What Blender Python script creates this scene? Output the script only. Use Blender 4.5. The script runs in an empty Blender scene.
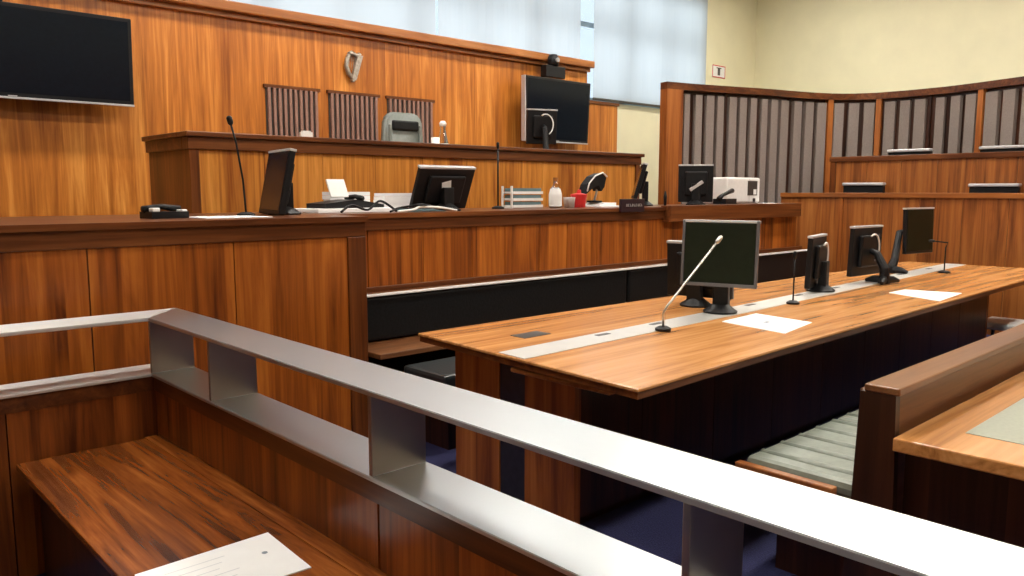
import bpy, bmesh, math, random
from mathutils import Vector, Matrix
random.seed(7)
S = bpy.context.scene
COL = S.collection
# ---------------------------------------------------------------- camera
F_PX = 796.0
PITCH = math.atan(97 / F_PX)
HEAD = math.radians(47.0)
cam_d = bpy.data.cameras.new('camera')
cam = bpy.data.objects.new('camera', cam_d); COL.objects.link(cam)
cam_d.sensor_fit = 'HORIZONTAL'; cam_d.sensor_width = 36.0
cam_d.lens = 36.0 * F_PX / 1024.0
cam.location = (0, 0, 1.45)
cam.rotation_euler = (math.pi / 2 - PITCH, 0, HEAD - math.pi / 2)
cam_d.clip_start = 0.02
S.camera = cam
# ---------------------------------------------------------------- world, daylight, exposure
S.view_settings.view_transform = 'Standard'; S.view_settings.look = 'None'
S.view_settings.gamma = 1.0; S.view_settings.use_curve_mapping = False
S.view_settings.exposure = 0.55
w = bpy.data.worlds.new('sky'); S.world = w; w.use_nodes = True
w.node_tree.nodes['Background'].inputs[0].default_value = (0.80, 0.90, 1.0, 1)
w.node_tree.nodes['Background'].inputs[1].default_value = 0.8

def area(name, loc, rot, sx, sy, power, col=(1, 1, 1)):
    l = bpy.data.lights.new(name, 'AREA'); l.shape = 'RECTANGLE'; l.size = sx; l.size_y = sy
    l.energy = power; l.color = col
    o = bpy.data.objects.new(name, l); o.location = loc; o.rotation_euler = rot; COL.objects.link(o)
    return o
# daylight coming in through the windows of the back wall
area('daylight_back', (4.7, 8.6, 3.7), (math.radians(-90), 0, 0), 14.0, 2.4, 300, (1.0, 1.0, 0.98))

# ---------------------------------------------------------------- materials
def nt(name):
    m = bpy.data.materials.new(name); m.use_nodes = True
    n = m.node_tree.nodes; l = m.node_tree.links
    return m, n, l, n['Principled BSDF']

def plain(name, col, rough=0.5, metal=0.0, noise=0.0, nscale=30, bump=0.0, spec=0.5, coat=0.0):
    m, n, l, b = nt(name)
    b.inputs['Roughness'].default_value = rough; b.inputs['Metallic'].default_value = metal
    b.inputs['Specular IOR Level'].default_value = spec
    b.inputs['Coat Weight'].default_value = coat
    tc = n.new('ShaderNodeTexCoord'); ns = n.new('ShaderNodeTexNoise')
    ns.inputs['Scale'].default_value = nscale; ns.inputs['Detail'].default_value = 4
    l.new(tc.outputs['Object'], ns.inputs['Vector'])
    r = n.new('ShaderNodeValToRGB')
    r.color_ramp.elements[0].position = 0.3; r.color_ramp.elements[1].position = 0.7
    k = noise
    r.color_ramp.elements[0].color = (*[c * (1 - k) for c in col], 1)
    r.color_ramp.elements[1].color = (*[min(1, c * (1 + k)) for c in col], 1)
    l.new(ns.outputs['Fac'], r.inputs['Fac']); l.new(r.outputs['Color'], b.inputs['Base Color'])
    if bump:
        bp = n.new('ShaderNodeBump'); bp.inputs['Strength'].default_value = bump; bp.inputs['Distance'].default_value = 0.01
        l.new(ns.outputs['Fac'], bp.inputs['Height']); l.new(bp.outputs['Normal'], b.inputs['Normal'])
    return m

def wood(name, axis, dark, mid, light, rough=0.32, plank=0.0, k=1.0, swirl=1.2, coat=0.05, pvar=0.5, spec=0.35):
    """veneer with its grain running along axis; plank = width of the veneer leaves"""
    m, n, l, b = nt(name)
    tc = n.new('ShaderNodeTexCoord')
    oi = n.new('ShaderNodeObjectInfo')
    mul = n.new('ShaderNodeMath'); mul.operation = 'MULTIPLY'; mul.inputs[1].default_value = 37.0
    l.new(oi.outputs['Random'], mul.inputs[0])
    add = n.new('ShaderNodeVectorMath'); add.operation = 'ADD'
    l.new(tc.outputs['Object'], add.inputs[0]); l.new(mul.outputs[0], add.inputs[1])
    src = add.outputs[0]
    rnd = None
    if plank:
        sep = n.new('ShaderNodeSeparateXYZ'); l.new(tc.outputs['Object'], sep.inputs[0])
        s1 = n.new('ShaderNodeMath'); s1.operation = 'ADD'
        if axis == 'z': l.new(sep.outputs[0], s1.inputs[0]); l.new(sep.outputs[1], s1.inputs[1])
        elif axis == 'x': l.new(sep.outputs[1], s1.inputs[0]); l.new(sep.outputs[2], s1.inputs[1])
        else: l.new(sep.outputs[0], s1.inputs[0]); l.new(sep.outputs[2], s1.inputs[1])
        s2 = n.new('ShaderNodeMath'); s2.operation = 'DIVIDE'; s2.inputs[1].default_value = plank
        l.new(s1.outputs[0], s2.inputs[0])
        s3 = n.new('ShaderNodeMath'); s3.operation = 'FLOOR'; l.new(s2.outputs[0], s3.inputs[0])
        wn = n.new('ShaderNodeTexWhiteNoise'); wn.noise_dimensions = '1D'; l.new(s3.outputs[0], wn.inputs['W'])
        rnd = wn.outputs['Value']
        a2 = n.new('ShaderNodeVectorMath'); a2.operation = 'MULTIPLY_ADD'
        l.new(wn.outputs['Color'], a2.inputs[0]); a2.inputs[1].default_value = (9, 9, 9); l.new(src, a2.inputs[2])
        src = a2.outputs[0]
    def streak(fine, along, det, dist):
        mp = n.new('ShaderNodeMapping'); sc = [fine, fine, fine]; sc['xyz'.index(axis)] = along
        mp.inputs['Scale'].default_value = sc
        l.new(src, mp.inputs['Vector'])
        ns = n.new('ShaderNodeTexNoise'); ns.inputs['Scale'].default_value = 1.0
        ns.inputs['Detail'].default_value = det; ns.inputs['Distortion'].default_value = dist
        ns.inputs['Roughness'].default_value = 0.6
        l.new(mp.outputs[0], ns.inputs['Vector']); return ns.outputs['Fac']
    A = streak(9 * k, 0.55 * k, 5, swirl); B = streak(60 * k, 1.4 * k, 3, 0.3); Cc = streak(2.2 * k, 0.5 * k, 2, 0.5)
    def mth(op, a, bb, c=None):
        x = n.new('ShaderNodeMath'); x.operation = op
        for i, v in enumerate((a, bb, c)):
            if v is None: continue
            if isinstance(v, (int, float)): x.inputs[i].default_value = v
            else: l.new(v, x.inputs[i])
        return x.outputs[0]
    v = mth('MULTIPLY', A, 0.58); v = mth('MULTIPLY_ADD', B, 0.20, v); v = mth('MULTIPLY_ADD', Cc, 0.22, v)
    if rnd is not None:
        t = mth('SUBTRACT', rnd, 0.5); v = mth('MULTIPLY_ADD', t, 0.16 * pvar, v)
    r = n.new('ShaderNodeValToRGB'); e = r.color_ramp.elements
    e[0].position = 0.36; e[0].color = (*dark, 1)
    e[1].position = 0.66; e[1].color = (*light, 1)
    x = e.new(0.51); x.color = (*mid, 1)
    l.new(v, r.inputs['Fac']); l.new(r.outputs['Color'], b.inputs['Base Color'])
    b.inputs['Roughness'].default_value = rough
    b.inputs['Specular IOR Level'].default_value = spec
    b.inputs['Coat Weight'].default_value = coat; b.inputs['Coat Roughness'].default_value = 0.2
    bp = n.new('ShaderNodeBump'); bp.inputs['Strength'].default_value = 0.06; bp.inputs['Distance'].default_value = 0.004
    l.new(B, bp.inputs['Height']); l.new(bp.outputs['Normal'], b.inputs['Normal'])
    return m

M = {}
M['wall_wood'] = wood('wall_veneer', 'z', (0.27, 0.075, 0.010), (0.54, 0.18, 0.027), (0.80, 0.34, 0.07), 0.32, plank=0.31, pvar=0.45)
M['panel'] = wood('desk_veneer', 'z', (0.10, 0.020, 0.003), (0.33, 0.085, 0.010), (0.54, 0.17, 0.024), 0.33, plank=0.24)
M['panel_lit'] = wood('lit_bench_veneer', 'z', (0.30, 0.08, 0.010), (0.62, 0.23, 0.035), (0.85, 0.38, 0.08), 0.33, plank=0.25)  # lighter veneer: the glow on the bench front is put into its colour
M['jury'] = wood('jury_veneer', 'z', (0.13, 0.035, 0.008), (0.33, 0.105, 0.022), (0.47, 0.18, 0.045), 0.36, plank=0.28)
M['trim'] = wood('trim_wood', 'x', (0.05, 0.013, 0.004), (0.13, 0.038, 0.010), (0.24, 0.08, 0.022), 0.30)
M['trim_y'] = wood('trim_wood_across', 'y', (0.045, 0.012, 0.004), (0.11, 0.032, 0.009), (0.20, 0.065, 0.018), 0.30)
M['trim_z'] = wood('trim_wood_upright', 'z', (0.06, 0.014, 0.004), (0.16, 0.045, 0.010), (0.28, 0.09, 0.02), 0.30)
M['post'] = wood('screen_post_wood', 'z', (0.16, 0.04, 0.01), (0.36, 0.11, 0.022), (0.52, 0.19, 0.045), 0.35)
M['midwood'] = wood('mid_brown_wood', 'x', (0.07, 0.025, 0.010), (0.19, 0.075, 0.028), (0.30, 0.13, 0.05), 0.30)
M['cap_y'] = wood('jury_cap_wood', 'y', (0.14, 0.04, 0.01), (0.28, 0.09, 0.02), (0.42, 0.16, 0.04), 0.30)
M['mould'] = wood('moulding_wood', 'x', (0.20, 0.06, 0.015), (0.36, 0.13, 0.035), (0.52, 0.22, 0.07), 0.30)
M['table'] = wood('table_veneer', 'x', (0.30, 0.11, 0.028), (0.64, 0.29, 0.09), (0.82, 0.43, 0.17), 0.24, k=0.8, swirl=1.8, coat=0.3)
M['seat'] = wood('dock_seat_wood', 'y', (0.035, 0.009, 0.004), (0.27, 0.072, 0.012), (0.52, 0.18, 0.035), 0.26, k=0.75, swirl=2.6, coat=0.3)
M['dock'] = wood('dock_veneer', 'z', (0.07, 0.016, 0.004), (0.25, 0.065, 0.011), (0.46, 0.14, 0.025), 0.30, plank=0.3)
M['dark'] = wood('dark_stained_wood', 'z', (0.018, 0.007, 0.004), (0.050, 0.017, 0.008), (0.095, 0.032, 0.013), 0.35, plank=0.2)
M['steel'] = plain('brushed_steel', (0.78, 0.78, 0.77), 0.34, 1.0, 0.02, 3)
M['steel_dull'] = plain('dull_steel_strip', (0.62, 0.60, 0.56), 0.36, 1.0, 0.04, 8)
def brushed(name, tan, col=(0.62, 0.66, 0.68), rough=0.36):
    m = plain(name, col, rough, 1.0, 0.02, 3); nd = m.node_tree; b = nd.nodes['Principled BSDF']
    b.inputs['Anisotropic'].default_value = 0.6
    c = nd.nodes.new('ShaderNodeCombineXYZ')
    for i in range(3): c.inputs[i].default_value = tan[i]
    nd.links.new(c.outputs[0], b.inputs['Tangent']); return m
M['steel_x'] = brushed('steel_brushed_lengthwise', (0, 1, .45), (0.72, 0.73, 0.73), 0.4)  # paler than the side leg: its brighter reflection is put into the colour
M['steel_y'] = brushed('steel_brushed_along_side', (1, 0, .45))
M['steel_post'] = plain('steel_post_dark_reflection', (0.42, 0.39, 0.34), 0.30, 1.0, 0.08, 6)  # same steel darkened: the posts' dark reflections are put into the colour
M['alu'] = plain('satin_aluminium_strip', (0.62, 0.61, 0.58), 0.42, 0.4, 0.04, 8)
M['black'] = plain('black_plastic', (0.008, 0.008, 0.009), 0.42, noise=0.2, spec=0.25)
M['leather'] = plain('black_leather', (0.006, 0.007, 0.008), 0.45, noise=0.3, nscale=60, bump=0.15, spec=0.25)
M['leather_grey'] = plain('grey_leather', (0.035, 0.04, 0.042), 0.28, noise=0.15, nscale=40, bump=0.1)
M['leather_green'] = plain('grey_green_leather', (0.22, 0.25, 0.21), 0.33, noise=0.12, nscale=25, bump=0.1)
M['inlay'] = plain('green_grey_leather_inlay', (0.33, 0.35, 0.27), 0.5, noise=0.08, nscale=80)
M['screen'] = plain('dark_screen_glass', (0.006, 0.009, 0.014), 0.16, noise=0.1, spec=0.2)
M['screen_green'] = plain('dark_green_screen_glass', (0.010, 0.014, 0.008), 0.2, noise=0.1, spec=0.2)
M['silver'] = plain('silver_plastic', (0.55, 0.55, 0.56), 0.35, 0.3, 0.03)
M['bezel_grey'] = plain('grey_bezel_plastic', (0.13, 0.13, 0.14), 0.35, 0.2, 0.05)
M['white'] = plain('white_plastic', (0.82, 0.82, 0.80), 0.4, noise=0.03)
M['paper'] = plain('white_paper', (0.95, 0.96, 0.96), 0.7, noise=0.02, nscale=12)
M['ink'] = plain('grey_ink', (0.25, 0.30, 0.36), 0.8, noise=0.2)
M['red'] = plain('red_plastic', (0.62, 0.03, 0.03), 0.35, noise=0.1)
M['cream_wall'] = plain('cream_paint', (0.78, 0.73, 0.50), 0.75, noise=0.03, nscale=3)
M['white_paint'] = plain('white_ceiling_paint', (0.82, 0.81, 0.78), 0.8, noise=0.02, nscale=3)
M['carpet'] = plain('blue_carpet', (0.020, 0.022, 0.085), 0.95, noise=0.35, nscale=140, bump=0.4)
M['fabric'] = plain('taupe_acoustic_fabric', (0.26, 0.215, 0.19), 0.9, noise=0.12, nscale=90)
M['louvre'] = plain('brown_louvre_paint', (0.30, 0.16, 0.12), 0.6, noise=0.1)
M['bronze'] = plain('grey_bronze', (0.42, 0.38, 0.32), 0.35, 0.5, 0.25, 40)
M['chair_leather'] = plain('grey_green_chair_leather', (0.19, 0.215, 0.20), 0.35, noise=0.1, nscale=40)
M['frame'] = plain('blue_grey_window_frame', (0.22, 0.30, 0.36), 0.5, noise=0.05)
M['teal'] = plain('teal_card', (0.12, 0.20, 0.22), 0.5, noise=0.1)
M['slot'] = plain('dull_dark_metal', (0.05, 0.045, 0.04), 0.4, noise=0.2)  # dark grey for slots, plates, brackets and grille backs
M['purple'] = plain('dark_plum_plastic', (0.018, 0.006, 0.012), 0.35, noise=0.1)

def glass(name, col=(0.95, 0.98, 1), rough=0.02):
    m, n, l, b = nt(name)
    b.inputs['Base Color'].default_value = (*col, 1); b.inputs['Roughness'].default_value = rough
    b.inputs['Transmission Weight'].default_value = 1.0; b.inputs['IOR'].default_value = 1.3
    return m
M['bottle'] = glass('clear_plastic_bottle')
def pane_glass():
    m, n, l, b = nt('window_glass')
    n.remove(b); o = n['Material Output']
    t = n.new('ShaderNodeBsdfTransparent'); t.inputs[0].default_value = (0.93, 0.97, 1, 1)
    g = n.new('ShaderNodeBsdfGlossy'); g.inputs['Roughness'].default_value = 0.03
    x = n.new('ShaderNodeMixShader'); x.inputs[0].default_value = 0.06
    l.new(t.outputs[0], x.inputs[1]); l.new(g.outputs[0], x.inputs[2]); l.new(x.outputs[0], o.inputs['Surface'])
    return m
M['pane'] = pane_glass()
def blind_mat():
    m, n, l, b = nt('roller_blind_fabric')
    n.remove(b); o = n['Material Output']
    d = n.new('ShaderNodeBsdfDiffuse'); d.inputs[0].default_value = (0.40, 0.42, 0.43, 1)
    t = n.new('ShaderNodeBsdfTranslucent'); t.inputs[0].default_value = (0.40, 0.43, 0.45, 1)
    tr = n.new('ShaderNodeBsdfTransparent'); tr.inputs[0].default_value = (0.9, 0.95, 1, 1)
    x = n.new('ShaderNodeMixShader'); x.inputs[0].default_value = 0.5
    y = n.new('ShaderNodeMixShader'); y.inputs[0].default_value = 0.02
    l.new(d.outputs[0], x.inputs[1]); l.new(t.outputs[0], x.inputs[2])
    l.new(x.outputs[0], y.inputs[1]); l.new(tr.outputs[0], y.inputs[2]); l.new(y.outputs[0], o.inputs['Surface'])
    return m
M['blind'] = blind_mat()
def emit(name, col, s):
    m, n, l, b = nt(name)
    b.inputs['Base Color'].default_value = (*col, 1)
    b.inputs['Emission Color'].default_value = (*col, 1); b.inputs['Emission Strength'].default_value = s
    return m
M['lamp'] = emit('lit_lamp_diffuser', (1.0, 0.94, 0.85), 31.0)

# ---------------------------------------------------------------- mesh helpers
def nb(): return bmesh.new()
def box(bm, x0, x1, y0, y1, z0, z1, bev=0.0, mtx=None):
    r = bmesh.ops.create_cube(bm, size=1.0)['verts']
    T = Matrix.Translation(((x0 + x1) / 2, (y0 + y1) / 2, (z0 + z1) / 2)) @ Matrix.Diagonal((abs(x1 - x0), abs(y1 - y0), abs(z1 - z0), 1))
    bmesh.ops.transform(bm, matrix=T, verts=r)
    if bev > 0:
        es = list({e for v in r for e in v.link_edges})
        res = bmesh.ops.bevel(bm, geom=es, offset=bev, segments=2, profile=0.5, affect='EDGES')
        r = list({v for f in res['faces'] for v in f.verts} | {v for v in r if v.is_valid})
    if mtx is not None: bmesh.ops.transform(bm, matrix=mtx, verts=r)
    return bm
def B(*a, **k): return box(nb(), *a, **k)
def prism(bm, poly, z0, z1, mtx=None):
    lo = [bm.verts.new((x, y, z0)) for x, y in poly]; hi = [bm.verts.new((x, y, z1)) for x, y in poly]
    n = len(poly)
    fs = [bm.faces.new(lo[::-1]), bm.faces.new(hi)]
    for i in range(n): fs.append(bm.faces.new((lo[i], lo[(i + 1) % n], hi[(i + 1) % n], hi[i])))
    bmesh.ops.recalc_face_normals(bm, faces=fs)
    if mtx is not None: bmesh.ops.transform(bm, matrix=mtx, verts=lo + hi)
    return bm
def tube(bm, pts, r, seg=10, closed_ends=True):
    pts = [Vector(p) for p in pts]
    rs = r if isinstance(r, (list, tuple)) else [r] * len(pts)
    rings = []; up = None
    for i, p in enumerate(pts):
        t = (pts[min(i + 1, len(pts) - 1)] - pts[max(i - 1, 0)]).normalized()
        if up is None:
            up = t.orthogonal().normalized()
        else:
            up = (up - t * up.dot(t)).normalized()
        s = t.cross(up)
        rings.append([bm.verts.new(p + (up * math.cos(a) + s * math.sin(a)) * rs[i]) for a in [2 * math.pi * j / seg for j in range(seg)]])
    fs = []
    for a, b in zip(rings, rings[1:]):
        for j in range(seg): fs.append(bm.faces.new((a[j], a[(j + 1) % seg], b[(j + 1) % seg], b[j])))
    if closed_ends: fs.append(bm.faces.new(rings[0][::-1])); fs.append(bm.faces.new(rings[-1]))
    bmesh.ops.recalc_face_normals(bm, faces=fs)
    return bm
def lathe(bm, prof, cx=0, cy=0, seg=20):
    rings = []
    for r, z in prof:
        if r < 1e-5: rings.append([bm.verts.new((cx, cy, z))])
        else: rings.append([bm.verts.new((cx + r * math.cos(2 * math.pi * j / seg), cy + r * math.sin(2 * math.pi * j / seg), z)) for j in range(seg)])
    fs = []
    for a, b in zip(rings, rings[1:]):
        for j in range(seg):
            q = [a[j % len(a)], a[(j + 1) % len(a)], b[(j + 1) % len(b)], b[j % len(b)]]
            u = []
            for v in q:
                if v not in u: u.append(v)
            if len(u) > 2: fs.append(bm.faces.new(u))
    for ring in (rings[0], rings[-1]):
        if len(ring) > 2: fs.append(bm.faces.new(ring))
    bmesh.ops.recalc_face_normals(bm, faces=fs)
    return bm
def arc(cx, cy, r, a0, a1, n=10): return [(cx + r * math.cos(math.radians(a0 + (a1 - a0) * i / n)), cy + r * math.sin(math.radians(a0 + (a1 - a0) * i / n))) for i in range(n + 1)]

ORG = {}
def thing(name, label, cat, loc=(0, 0, 0), rz=0.0, group=None):
    o = bpy.data.objects.new(name, None); COL.objects.link(o)
    o.empty_display_size = 0.1
    o.location = loc; o.rotation_euler = (0, 0, math.radians(rz)); o['label'] = label; o['category'] = cat
    if group: o['group'] = group
    ORG[o.name] = Vector(loc)
    return o
def part(name, bm, mat, parent=None, world=False, smooth=False, label=None, kind=None):
    me = bpy.data.meshes.new(name)
    if world and parent is not None:
        bmesh.ops.translate(bm, vec=-ORG[parent.name], verts=bm.verts)
    bm.to_mesh(me); bm.free()
    if smooth:
        for p in me.polygons: p.use_smooth = True
    me.materials.append(M[mat] if isinstance(mat, str) else mat)
    o = bpy.data.objects.new(name, me); COL.objects.link(o)
    if parent is not None:
        o.parent = parent
        if parent.name in ORG: ORG[o.name] = ORG[parent.name]
    if label: o['label'] = label
    if kind: o['kind'] = kind
    return o
def solo(name, bm, mat, label, cat, loc=(0, 0, 0), rz=0.0, group=None, smooth=False):
    o = part(name, bm, mat, smooth=smooth); o.location = loc; o.rotation_euler = (0, 0, math.radians(rz))
    o['label'] = label; o['category'] = cat
    if group: o['group'] = group
    ORG[o.name] = Vector(loc)
    return o
def struct(name, bm, mat, parent=None):
    o = part(name, bm, mat, parent)
    if parent is None: o['kind'] = 'structure'; ORG[o.name] = Vector((0, 0, 0))
    return o
def dup(root, loc, rz, label):
    r = root.copy(); COL.objects.link(r); r.location = loc; r.rotation_euler = (0, 0, math.radians(rz)); r['label'] = label
    for ch in list(root.children):
        c = ch.copy(); COL.objects.link(c); c.parent = r
        for g in list(ch.children):
            d = g.copy(); COL.objects.link(d); d.parent = c
    return r

# ================================================================ ROOM
XL, XR, YF, YB, ZC = -4.0, 12.93, -5.0, 7.6, 5.0
struct('floor', B(XL - .2, XR + .2, YF - .2, YB + .3, -0.1, 0), 'carpet')
struct('ceiling', B(XL - .2, XR + .2, YF - .2, YB + .3, ZC, ZC + .1), 'white_paint')
def holed(x0, x1, z0, z1, hx0, hx1, hz0, hz1, y0, y1):
    b = nb()
    box(b, x0, hx0, y0, y1, z0, z1); box(b, hx1, x1, y0, y1, z0, z1)
    box(b, hx0, hx1, y0, y1, z0, hz0); box(b, hx0, hx1, y0, y1, hz1, z1)
    return b
struct('wall_back', holed(XL - .2, XR + .2, 0, ZC, -2.0, 11.30, 2.71, 4.45, YB, YB + .3), 'cream_wall')
struct('wall_front', B(XL - .2, XR + .2, YF - .3, YF, 0, ZC), 'cream_wall')
struct('wall_front_added_panelling', B(XL, XR, YF, YF + .05, 0, 3.0), 'panel')  # unseen panelling, added to darken reflections in the rail posts and televisions
struct('wall_right', B(XR, XR + .2, YF, YB, 0, ZC), 'cream_wall')
struct('wall_left', B(XL - .2, XL, YF, YB, 0, ZC), 'cream_wall')
def window(name, x0, x1, z0, z1, y0, y1, step, tz):
    f = nb()
    box(f, x0, x1, y0, y1, z0, z0 + .06); box(f, x0, x1, y0, y1, z1 - .06, z1)
    n = round((x1 - x0) / step)
    for i in range(n + 1):
        cx = x0 + (x1 - x0) * i / n; wd = .05 if i % 2 else .09
        box(f, max(x0, cx - wd / 2), min(x1, cx + wd / 2), y0, y1, z0, z1)
    box(f, x0, x1, y0 - .01, y1 + .01, tz - .035, tz + .035)
    o = struct(name, f, 'frame')
    part('window_pane', B(x0, x1, (y0 + y1) / 2 - .004, (y0 + y1) / 2 + .004, z0, z1), 'pane', o)
    return o
window('window_1', -2.0, 11.30, 2.71, 4.45, YB + .10, YB + .17, 0.95, 3.76)

# the veneered wall behind the judge, with its moulding and the louvred grilles
wj = B(XL, 8.07, 7.2, 7.42, 0, 3.02)
wj = struct('wall_back_panelling', wj, 'wall_wood')
mo = nb(); box(mo, XL, 8.09, 7.08, 7.46, 3.045, 3.135, .012); box(mo, XL, 8.08, 7.15, 7.44, 3.0, 3.05, .006)
part('moulding', mo, 'mould', wj)
for k, (a, b_) in enumerate(((3.53, 4.08), (4.20, 4.78), (4.90, 5.50))):
    gr = part('grille_recess', B(a, b_, 7.192, 7.2, 1.0, 2.44), 'slot', wj)
    g = nb(); n = 10
    for i in range(n):
        cx = a + (b_ - a) * (i + .5) / n; box(g, cx - .014, cx + .014, 7.165, 7.192, 1.0, 2.42, .003)
    part('grille_louvres', g, 'louvre', gr)
    g = nb(); box(g, a - .02, b_ + .02, 7.17, 7.2, 2.42, 2.45); part('grille_frame', g, 'trim', gr)
st = struct('trim_1', B(8.09, 9.09, 7.52, 7.6, 0, 2.66), 'wall_wood')
struct('trim_2', B(8.09, 9.11, 7.50, 7.6, 2.66, 2.70), 'trim')

# raised floors under the clerk and the judge
struct('floor_clerk_platform', B(-3.6, 8.0, 4.55, 5.68, 0, 0.45), 'carpet')
struct('floor_judge_platform', B(-3.6, 7.1, 5.68, 7.19, 0, 0.95), 'carpet')

# blinds
def blind(x0, x1, z0, lab):
    t = thing('roller_blind', lab, 'blind', ((x0 + x1) / 2, 7.54, z0), group=None)
    b = nb(); n = 40; W = x1 - x0
    for i in range(n):       # slightly waving cloth
        pass
    vs = []
    for i in range(n + 1):
        x = -W / 2 + W * i / n; y = .004 * math.sin(i * 1.7) + .003 * math.sin(i * .6)
        vs.append((b.verts.new((x, y, .02)), b.verts.new((x, y, 4.50 - z0))))
    for p, q in zip(vs, vs[1:]): b.faces.new((p[0], q[0], q[1], p[1]))
    part('blind_cloth', b, 'blind', t)
    part('bottom_bar', B(-W / 2, W / 2, -.012, .012, -.01, .025, .004), 'slot' if z0 < 2.9 and x0 > 8 else 'silver', t)
    r = nb(); tube(r, [(-W / 2, 0, 4.55 - z0), (W / 2, 0, 4.55 - z0)], .03, 12); part('roller', r, 'silver', t, smooth=True)
blind(-2.05, 5.82, 2.74, 'wide pale roller blind above the left and middle of the wood wall')
blind(5.865, 8.30, 2.74, 'pale roller blind between the thin gap and the bright bare strip of window')
blind(8.58, 11.32, 2.725, 'pale roller blind nearest the cream wall, with dark bottom bar')

# ceiling lights (above the frame; they light the room)
cl = thing('ceiling_light', 'long ceiling panel light above the courtroom', 'light', (1.0, 5.5, ZC), group='ceiling panel lights')
f = nb(); box(f, -.8, .8, -.22, .22, -.05, -.001, .004); part('housing', f, 'silver', cl)
part('diffuser', B(-.76, .76, -.18, .18, -.058, -.05), 'lamp', cl)
for i, x in enumerate((1.0, 4.2, 7.4, 10.6)):
    for j, y in enumerate((5.5, 2.6, -0.6)):
        if i == 0 and j == 0: continue
        dup(cl, (x, y, ZC), 0, 'long ceiling panel light above the courtroom')

# ================================================================ JUDGE'S BENCH
JT = 1.86
jb = thing('judge_bench', "long raised judge's bench with front panels toned to glow below the wood wall", 'bench', (4.6, 5.9, 0.0))
X0, X1 = 2.17, 7.18
xs = [X0 + .07 + (X1 - X0 - .14) * i / 10 for i in range(11)]
for a, b_ in zip(xs, xs[1:]):
    part('front_panel', B(a + .002, b_ - .002, 5.62, 5.66, .46, JT - .10), 'panel_lit', jb, True)
part('corner_post', B(X0, X0 + .07, 5.60, 5.68, .46, JT - .10, .004), 'trim_z', jb, True)
part('corner_post', B(X1 - .07, X1, 5.60, 5.68, .46, JT - .10, .004), 'trim_z', jb, True)
part('end_panel', B(X0 + .01, X0 + .05, 5.68, 6.42, .0, JT - .10), 'trim_z', jb, True)
part('end_panel', B(X1 - .05, X1 - .01, 5.68, 6.42, .0, JT - .10), 'trim_z', jb, True)
b = nb(); box(b, X0 - .03, X1 + .03, 5.56, 5.74, JT - .035, JT, .006); box(b, X0 - .01, X1 + .01, 5.59, 5.70, JT - .12, JT - .035, .004)
box(b, X0 - .03, X0 + .08, 5.74, 6.45, JT - .035, JT, .006); box(b, X0 - .01, X0 + .06, 5.70, 6.43, JT - .12, JT - .035, .004)
box(b, X1 - .08, X1 + .03, 5.74, 6.45, JT - .035, JT, .006); box(b, X1 - .06, X1 + .01, 5.70, 6.43, JT - .12, JT - .035, .004)
part('cap_rail', b, 'trim', jb, True)
part('worktop', B(X0 + .05, X1 - .05, 5.66, 6.30, 1.66, 1.70, .004), 'table', jb, True)

# ================================================================ CLERK'S DESK
CT = 1.31
cd = thing('clerk_desk', 'long clerk desk with panelled front running below the raised bench', 'desk', (3.0, 4.4, 0))
b = nb()
prism(b, [(-3.4, 3.81), (2.455, 3.81), (2.455, 4.22), (8.2, 4.22), (8.2, 5.05), (-3.4, 5.05)], CT - .03, CT)
part('worktop', b, 'trim', cd, True)
part('fascia', B(-3.4, 2.45, 3.83, 3.87, CT - .112, CT - .03, .003), 'trim', cd, True)
Lj = [-2.4, -1.7, -1.0, -.33, .34, 1.018, 1.686, 2.335]
for a, b_ in zip(Lj, Lj[1:]):
    part('front_panel', B(a + .003, b_ - .003, 3.84, 3.88, 0.0, CT - .113), 'panel', cd, True)
part('corner_post', B(2.335, 2.45, 3.83, 3.95, 0, CT - .113, .004), 'trim_z', cd, True)
part('return_panel', B(2.41, 2.45, 3.95, 4.24, 0, CT - .03), 'panel', cd, True)
part('fascia', B(2.45, 5.78, 4.235, 4.27, CT - .105, CT - .03, .003), 'trim', cd, True)
part('fascia', B(5.78, 8.13, 4.16, 4.27, CT - .13, CT + .012, .004), 'trim', cd, True)
Rj = [2.45, 2.73, 3.159, 3.582, 3.894, 4.242, 4.55, 4.906, 5.357, 5.751, 6.2, 6.65, 7.1, 7.55, 8.2]
for a, b_ in zip(Rj, Rj[1:]):
    part('front_panel', B(a + .003, b_ - .003, 4.25, 4.29, 0, CT - .106), 'panel', cd, True)
part('end_panel', B(8.16, 8.2, 4.29, 5.05, 0, CT - .03), 'panel', cd, True)
part('plinth_rail', B(2.45, 8.30, 4.22, 4.25, .80, .85, .003), 'trim', cd, True)

# bench against the desk front: black backrest pads over a wooden ledge and grey seat cushions
bb = thing('upholstered_bench', 'long bench with black backrest pads below the clerk desk', 'bench', (5.3, 3.8, 0))
for a, b_ in ((2.50, 5.08), (5.10, 6.6), (6.62, 8.15)):
    q = B(a, b_, 4.07, 4.20, .54, .815, .02)
    part('backrest_pad', q, 'leather', bb, True)
part('lit_pad_ledge', B(2.47, 8.2, 4.05, 4.10, .816, .828, .002), 'white', bb, True)  # white stands in for the light this ledge catches
part('shelf', B(2.47, 8.2, 3.74, 4.21, .50, .53, .004), 'midwood', bb, True)
part('back_board', B(2.47, 8.2, 4.20, 4.22, .0, .815), 'dark', bb, True)
part('top_board', B(2.47, 8.2, 4.10, 4.215, .800, .820), 'trim', bb, True)
b = nb()
for i in range(6): box(b, 2.62 + i * .92, 3.52 + i * .92, 3.34, 3.74, .37, .45, .02)
part('seat_cushion', b, 'leather_grey', bb, True)
part('base', B(2.70, 8.1, 3.42, 3.74, .0, .37), 'dark', bb, True)

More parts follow.
